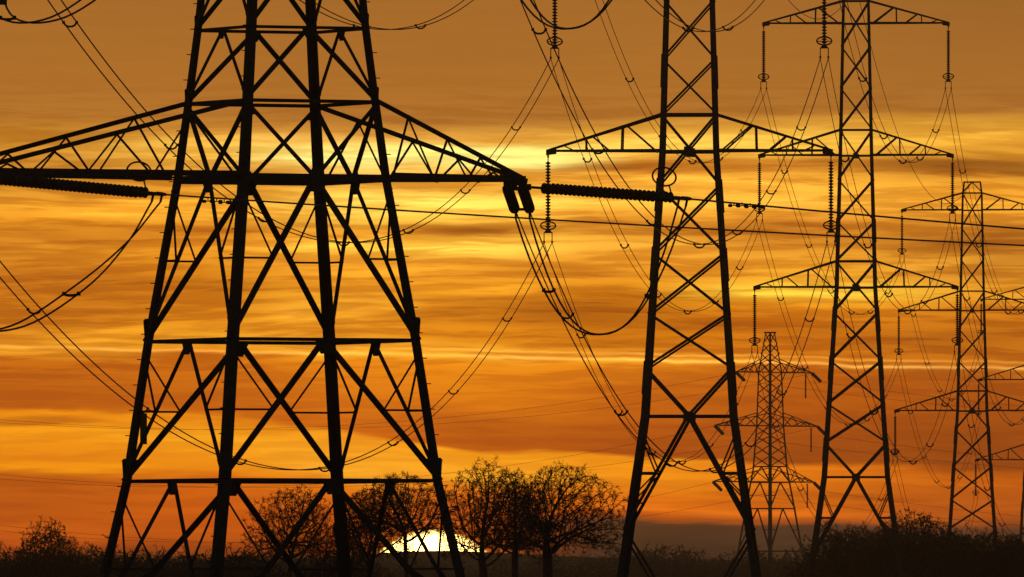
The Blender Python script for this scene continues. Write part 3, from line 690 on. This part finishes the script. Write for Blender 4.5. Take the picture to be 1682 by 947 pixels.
# ------------------------------------------------------------------ bare winter trees
def tree_segs(seed, H, Wd, base, trunk_h=None, stems=1, n=900, r0=.26, off=0.0, step=.28, twigs=7, tip=.0165):
    """branches grow towards points spread through an uneven dome; returns trunk and crown segments (p0, p1, r0, r1)"""
    R = np.random.RandomState(seed); a = Wd/2; hc = H-base; trunk_h = trunk_h or base*.9
    P = []
    ph = R.rand(3)*6.28
    while len(P) < n:
        q = R.uniform(-1, 1, 3); rr = math.hypot(q[0], q[1]); th = math.atan2(q[1], q[0])
        lim = 1+.09*math.sin(3*th+ph[0])+.06*math.sin(7*th+ph[1])
        up = q[2]*.5+.5                                   # 0 rim .. 1 top
        if (rr/lim)**2+up**2.6 > 1: continue
        if rr*rr+up*up < .12*R.rand(): continue
        droop = -.16*hc*rr*rr*(1-up)
        P.append((q[0]*a*lim+off, q[1]*a*lim, base+up*hc*(1+.04*math.sin(5*th+ph[2]))+droop))
    P = np.array(P)
    nodes = []; par = []
    for s_ in range(stems):
        x0 = (R.uniform(-1, 1)*Wd*.14, R.uniform(-1, 1)*Wd*.14) if stems > 1 else (0., 0.)
        k = max(3, int(trunk_h/step)); lean = R.uniform(-.05, .05, 2)+(R.uniform(-.3, .3, 2) if stems > 1 else 0); wob = R.normal(0, .035, (k+1, 2)).cumsum(0)
        for i in range(k+1):
            z = -.2+(trunk_h+.2)*i/k; nodes.append((x0[0]+lean[0]*z*.5+wob[i, 0], x0[1]+lean[1]*z*.5+wob[i, 1], z)); par.append(-1 if i == 0 else len(nodes)-2)
    nt_ = len(nodes); nodes = np.array(nodes); par = list(par)
    alive = np.ones(len(P), bool)
    d2 = ((P[:, None]-nodes[None])**2).sum(2); near = d2.argmin(1); dist = np.sqrt(d2.min(1))
    for it in range(90):
        act = alive & (dist < 4.5)
        if not act.any(): break
        idx = near[act]; V = P[act]-nodes[idx]; V /= np.linalg.norm(V, axis=1, keepdims=True)
        uniq, inv = np.unique(idx, return_inverse=True); D = np.zeros((len(uniq), 3)); np.add.at(D, inv, V)
        D += R.normal(0, .25, D.shape); D[:, 2] += .1; D /= np.maximum(np.linalg.norm(D, axis=1, keepdims=True), 1e-6)
        new = nodes[uniq]+D*step; k0 = len(nodes); nodes = np.vstack([nodes, new]); par += list(uniq)
        d2 = np.sqrt(((P[:, None]-new[None])**2).sum(2)); j = d2.argmin(1); dm = d2.min(1)
        better = dm < dist; near = np.where(better, k0+j, near); dist = np.where(better, dm, dist)
        alive &= dist > step*1.15
        if len(nodes) > 9000: break
    N_ = len(nodes); acc = np.zeros(N_); ch = np.zeros(N_, int)
    for i in range(N_-1, -1, -1):
        if acc[i] == 0: acc[i] = tip**2.2
        if par[i] >= 0: acc[par[i]] += acc[i]; ch[par[i]] += 1
    rad = acc**(1/2.2); f = r0/max(rad[max(0, nt_-2)], 1e-6)
    k = np.clip((rad-tip)/(rad[nt_-2]-tip+1e-6), 0, 1)**1.6*(f-1)+1; rad = rad*k
    for i in range(nt_): rad[i] = max(rad[i], r0*(1.15-.25*nodes[i][2]/max(.1, trunk_h)))
    trunk = []; crown = []
    for i in range(N_):
        if par[i] < 0: continue
        q = (nodes[par[i]], nodes[i], min(rad[par[i]], rad[i]*1.6), rad[i]); (trunk if i < nt_ else crown).append(q)
        if i >= nt_ and rad[i] < tip*4 and twigs:
            d = nodes[i]-nodes[par[i]]; d /= np.linalg.norm(d)+1e-9
            for _ in range(twigs if ch[i] == 0 else (2 if R.rand() < .75 else 0)):
                e = d+R.normal(0, .55, 3); e /= np.linalg.norm(e); Ln = R.uniform(.18, .42); p1 = nodes[i]+e*Ln; crown.append((nodes[i], p1, tip*.8, tip*.55))
                e2 = e+R.normal(0, .5, 3); e2 /= np.linalg.norm(e2); pm = nodes[i]+e*Ln*.5; crown.append((pm, pm+e2*Ln*.6, tip*.65, tip*.5))
    return trunk, crown
def segs_mesh(name, segs, sides=None):
    V = []; F = []; k = 0
    P0 = np.array([s[0] for s in segs]); P1_ = np.array([s[1] for s in segs]); R0 = np.array([s[2] for s in segs]); R1 = np.array([s[3] for s in segs])
    D = P1_-P0; D /= np.maximum(np.linalg.norm(D, axis=1, keepdims=True), 1e-6)
    ref = np.where(np.abs(D[:, 2:3]) > .9, np.array([[1., 0, 0]]), np.array([[0, 0, 1.]]))
    A = np.cross(D, ref); A /= np.linalg.norm(A, axis=1, keepdims=True); B = np.cross(D, A)
    m = sides or 3; th = [2*math.pi*i/m for i in range(m)]
    ring0 = np.stack([P0+(A*math.cos(t)+B*math.sin(t))*R0[:, None] for t in th], 1)
    ring1 = np.stack([P1_+(A*math.cos(t)+B*math.sin(t))*R1[:, None] for t in th], 1)
    verts = np.concatenate([ring0, ring1], 1).reshape(-1, 3)
    base = (np.arange(len(segs))*2*m)[:, None, None]
    q = np.array([[i, (i+1) % m, m+(i+1) % m, m+i] for i in range(m)])[None]
    return verts, (base+q).reshape(-1, 4)
def np_mesh(name, verts, quads, mat):
    me = bpy.data.meshes.new(name); me.vertices.add(len(verts)); me.vertices.foreach_set('co', verts.astype(np.float32).ravel())
    me.loops.add(quads.size); me.loops.foreach_set('vertex_index', quads.astype(np.int32).ravel())
    me.polygons.add(len(quads)); me.polygons.foreach_set('loop_start', np.arange(len(quads), dtype=np.int32)*quads.shape[1])
    me.polygons.foreach_set('loop_total', np.full(len(quads), quads.shape[1], np.int32))
    me.update(calc_edges=True); me.materials.append(mat); return me
def ivy_mesh(seed, blobs, n):       # small leaf quads in clumps
    R = np.random.RandomState(seed); V = []
    for (c, r) in blobs:
        p = R.normal(size=(n, 3)); p /= np.linalg.norm(p, axis=1, keepdims=True); p *= (R.rand(n, 1)**.5)*np.array(r); p += np.array(c)
        a = R.normal(size=(n, 3)); a /= np.linalg.norm(a, axis=1, keepdims=True); b = np.cross(a, R.normal(size=(n, 3))); b /= np.linalg.norm(b, axis=1, keepdims=True)
        s = (.08+.09*R.rand(n, 1)); V.append(np.stack([p-a*s, p+b*s*.6, p+a*s, p-b*s*.6], 1).reshape(-1, 3))
    V = np.concatenate(V); return V, np.arange(len(V)).reshape(-1, 4)
PROTO = {}
def proto(key, **kw):
    tr, cr = tree_segs(**kw); v, q = segs_mesh('trunk', tr, 8); a = np_mesh('trunk', v, q, BARK); v, q = segs_mesh('crown', cr, 3); b = np_mesh('crown', v, q, TWIG); PROTO[key] = (a, b)
def plant(key, x, D, label, name='bare_tree', group='bare winter trees', sc=1.0, scx=None, rz=0.0, ivy=None, cat='tree', sink=0.0):
    r = empty(name, ((x-CX)/FPX*D, D, ground_z(D)-sink), rz); tag(r, label, cat, group); r.scale = (scx or sc, scx or sc, sc)
    for nm, me in zip(('trunk', 'crown'), PROTO[key]):
        o = bpy.data.objects.new(nm, me); COL.objects.link(o); o.parent = r
    if ivy:
        v, q = ivy_mesh(len(label), *ivy); o = bpy.data.objects.new('ivy', np_mesh('ivy', v, q, IVY)); COL.objects.link(o); o.parent = r; o['kind'] = 'stuff'
    return r
TD = 1250
proto('oak', seed=11, H=13.6, Wd=9.2, base=7.4, trunk_h=6.9, r0=.36, off=1.0, n=2700)
proto('ash', seed=23, H=13.7, Wd=7.6, base=7.0, trunk_h=6.2, r0=.30, off=.2, n=2300)
proto('slim', seed=37, H=13.2, Wd=6.4, base=7.6, trunk_h=7.2, r0=.24, n=1600)
proto('round', seed=41, H=12.7, Wd=8.2, base=7.3, trunk_h=5.6, r0=.24, off=-.3, n=2300)
proto('laced', seed=47, H=12.5, Wd=8.0, base=8.2, trunk_h=7.0, r0=.17, off=-.5, n=2000)
proto('scrub', seed=53, H=7.0, Wd=6.4, base=1.4, trunk_h=1.0, stems=5, r0=.11, n=1300)
proto('bush', seed=67, H=10.6, Wd=7.4, base=2.4, trunk_h=2.2, stems=3, r0=.16, n=2200)
proto('thicket', seed=61, H=10.5, Wd=7.6, base=2.6, trunk_h=2.4, stems=3, r0=.17, n=1800)
plant('oak', 904, TD, 'broad domed bare tree at the right end of the clump by the sun', ivy=([((-2.0, 0, 10.6), (2.4, 1.8, 1.2)), ((-.4, .3, 8.6), (1.6, 1.2, .45))], 420))
plant('slim', 843, TD+20, 'straight dark bare trunk in the middle of the clump right of the sun')
plant('ash', 799, TD-15, 'forked bare tree just right of the sun, its trunk cutting the disc')
plant('laced', 668, TD+10, 'bare tree whose branches lace across the bright sun', sc=1.03)
plant('round', 604, TD+40, 'bare tree left of the sun behind the right legs of the angle pylon', rz=2.2, sc=.95, scx=.8)
plant('round', 478, TD+30, 'bare rounded tree between the two middle legs of the angle pylon', rz=2.8, sc=.95, scx=.92)
plant('thicket', 566, TD+60, 'dense dark thicket behind the inner right leg of the angle pylon', rz=.4, sc=.97, scx=.8, ivy=([((0, 0, 5.5), (2.4, 2, 3.6)), ((-.5, 0, 9), (.8, .7, 1))], 1800))
plant('scrub', 518, TD+70, 'low bare scrub below the rounded tree behind the angle pylon', rz=1.5, sc=.95, name='bare_scrub', cat='shrub', group='low scrub', ivy=([((0, 0, 2.5), (2.9, 2, 2.6))], 1800))
plant('scrub', 612, TD+80, 'low bare scrub left of the sun under the lacing branches', rz=3.5, sc=.85, name='bare_scrub', cat='shrub', group='low scrub', ivy=([((0, 0, 2), (2.6, 2, 2.4))], 700))
plant('bush', 78, 1380, 'round bushy tree standing alone near the bottom left corner', rz=2.0, sc=1.02, scx=1.0, ivy=([((0, 0, 5.6), (3.6, 3.0, 4.3)), ((0, 0, 4.0), (3.6, 3.0, 3.0))], 5000))
plant('scrub', 128, 1400, 'low bush right beside the round tree at bottom left', rz=.7, sc=1.3, scx=1.05, name='bare_scrub', cat='shrub', group='low scrub', ivy=([((0, 0, 2.8), (3, 2, 3.4))], 1800))
plant('scrub', 10, 1410, 'low bush in the extreme bottom left corner', rz=1.7, sc=.85, scx=1.0, name='bare_scrub', cat='shrub', group='low scrub', ivy=([((0, 0, 2.2), (3, 2, 2.4))], 1800))
# the belt of trees on the right
RIGHT = [('thicket', 1372, 1560, 1.3, 'first low tree of the right belt, beside the left foot of the second slim pylon'), ('round', 1412, 1600, 1.12, 'bare tree of the right belt framed by the feet of the second slim pylon'),
         ('round', 1452, 1580, 1.07, 'bushy tree of the right belt behind the right foot of the second slim pylon'), ('round', 1508, 1540, 1.14, 'highest dark domed tree of the right belt, right of the second slim pylon'),
         ('scrub', 1480, 1570, 1.2, 'low bush left of the highest domed tree in the right belt'), ('round', 1552, 1620, 1.1, 'dark tree of the right belt left of the third slim pylon'),
         ('thicket', 1588, 1600, 1.34, 'dark tree of the right belt between the feet of the third slim pylon'), ('round', 1634, 1640, 1.13, 'dark tree of the right belt right of the third slim pylon'), ('round', 1672, 1600, 1.06, 'bare tree of the belt at the right edge of the picture')]
for i, (k, x, D, s, lab) in enumerate(RIGHT):
    plant(k, x, D, lab, rz=i*1.9, sc=s, group='tree belt on the right', ivy=([((0, 0, 3.6), (3.2, 2.4, 3.2)), ((.2, 0, 7.2), (2.8, 2.2, 2.6))], 2600) if k != 'round' else ([((-.3, 0, 9.6), (3.7, 3.0, 2.6)), ((0, 0, 4.5), (2.6, 2, 2.4))], 2600 if x == 1508 else 1300))

# ------------------------------------------------------------------ far woods and hedges: one mass each
def wood(name, label, D0, D1, x0, x1, n, hfun, seed, leaf=120, lsz=.14):
    R = np.random.RandomState(seed); Vs = []; Qs = []; k = 0
    base = [tree_segs(seed=seed+i, H=8, Wd=6.5, base=2.0, trunk_h=1.8, stems=2, n=260, r0=.14, step=.5, twigs=2, tip=.03) for i in range(3)]
    arr = []
    for t, c in base:
        v, q = segs_mesh('w', t+c, 3); arr.append((v, q))
    for i in range(n):
        D = R.uniform(D0, D1); x = R.uniform(x0, x1); X = (x-CX)/FPX*D; h = hfun(x, D)*R.uniform(.8, 1.05)
        v, q = arr[i % 3]; f = h/8; th = R.rand()*6.28; c_, s_ = math.cos(th), math.sin(th); g = ground_z(D)
        vv = v*np.array([f*1.05, f*1.05, f]); vv = np.stack([vv[:, 0]*c_-vv[:, 1]*s_+X, vv[:, 0]*s_+vv[:, 1]*c_+D, vv[:, 2]+g], 1)
        Vs.append(vv); Qs.append(q+k); k += len(vv)
        m = leaf; p = R.normal(size=(m, 3)); p /= np.linalg.norm(p, axis=1, keepdims=True); p *= R.rand(m, 1)**.4*np.array([3.4*f, 2.5*f, 3.9*f]); p += np.array([X, D, g+3.7*f])
        a = R.normal(size=(m, 3)); a /= np.linalg.norm(a, axis=1, keepdims=True); b = np.cross(a, R.normal(size=(m, 3))); b /= np.linalg.norm(b, axis=1, keepdims=True); s = lsz*(.6+.8*R.rand(m, 1))
        lv = np.stack([p-a*s, p+b*s, p+a*s, p-b*s], 1).reshape(-1, 3); Vs.append(lv); Qs.append(np.arange(len(lv)).reshape(-1, 4)+k); k += len(lv)
    o = bpy.data.objects.new(name, np_mesh(name, np.concatenate(Vs), np.concatenate(Qs), TWIG)); COL.objects.link(o)
    tag(o, label, 'wood', None, 'stuff')
def h_for(y, D): return (EYE+(HY-y)/FPX*D)-ground_z(D)
wood('far_wood', 'distant dark wood along the horizon behind the pylons', 2850, 3050, -120, 1800, 210, lambda x, D: h_for(float(np.interp(x, [0, 300, 450, 640, 800, 960, 1010, 1100, 1180, 1300, 1682], [898, 896, 898, 914, 914, 896, 902, 892, 902, 890, 888])), D), 71, 800, .2)
wood('near_hedge', 'overgrown dark hedge along the bottom left edge of the field', 1480, 1560, -60, 440, 60, lambda x, D: h_for(float(np.interp(x, [0, 160, 200, 440], [896, 888, 900, 900])), D), 83, 1500, .14)
wood('right_hedge', 'dark undergrowth at the foot of the right tree belt', 1650, 1740, 1335, 1740, 46, lambda x, D: h_for(float(np.interp(x, [1335, 1380, 1682], [908, 897, 892])), D), 91, 1500, .14)

# ------------------------------------------------------------------ haze in the air
HZ = 8.0e-5
m = bpy.data.materials.new('haze'); m.use_nodes = True; nt = m.node_tree; nt.nodes.clear()
pv = nt.nodes.new('ShaderNodeVolumePrincipled'); pv.inputs['Density'].default_value = HZ; pv.inputs['Color'].default_value = (.92, .88, .82, 1); pv.inputs['Anisotropy'].default_value = .35
ou = nt.nodes.new('ShaderNodeOutputMaterial'); nt.links.new(pv.outputs[0], ou.inputs['Volume'])
b = MB(); b.box((0, 2050, 27.5), 1560, 4600, 75); hz = b.build('haze', m); tag(hz, 'thin evening haze over the whole field', 'haze', None, 'stuff')
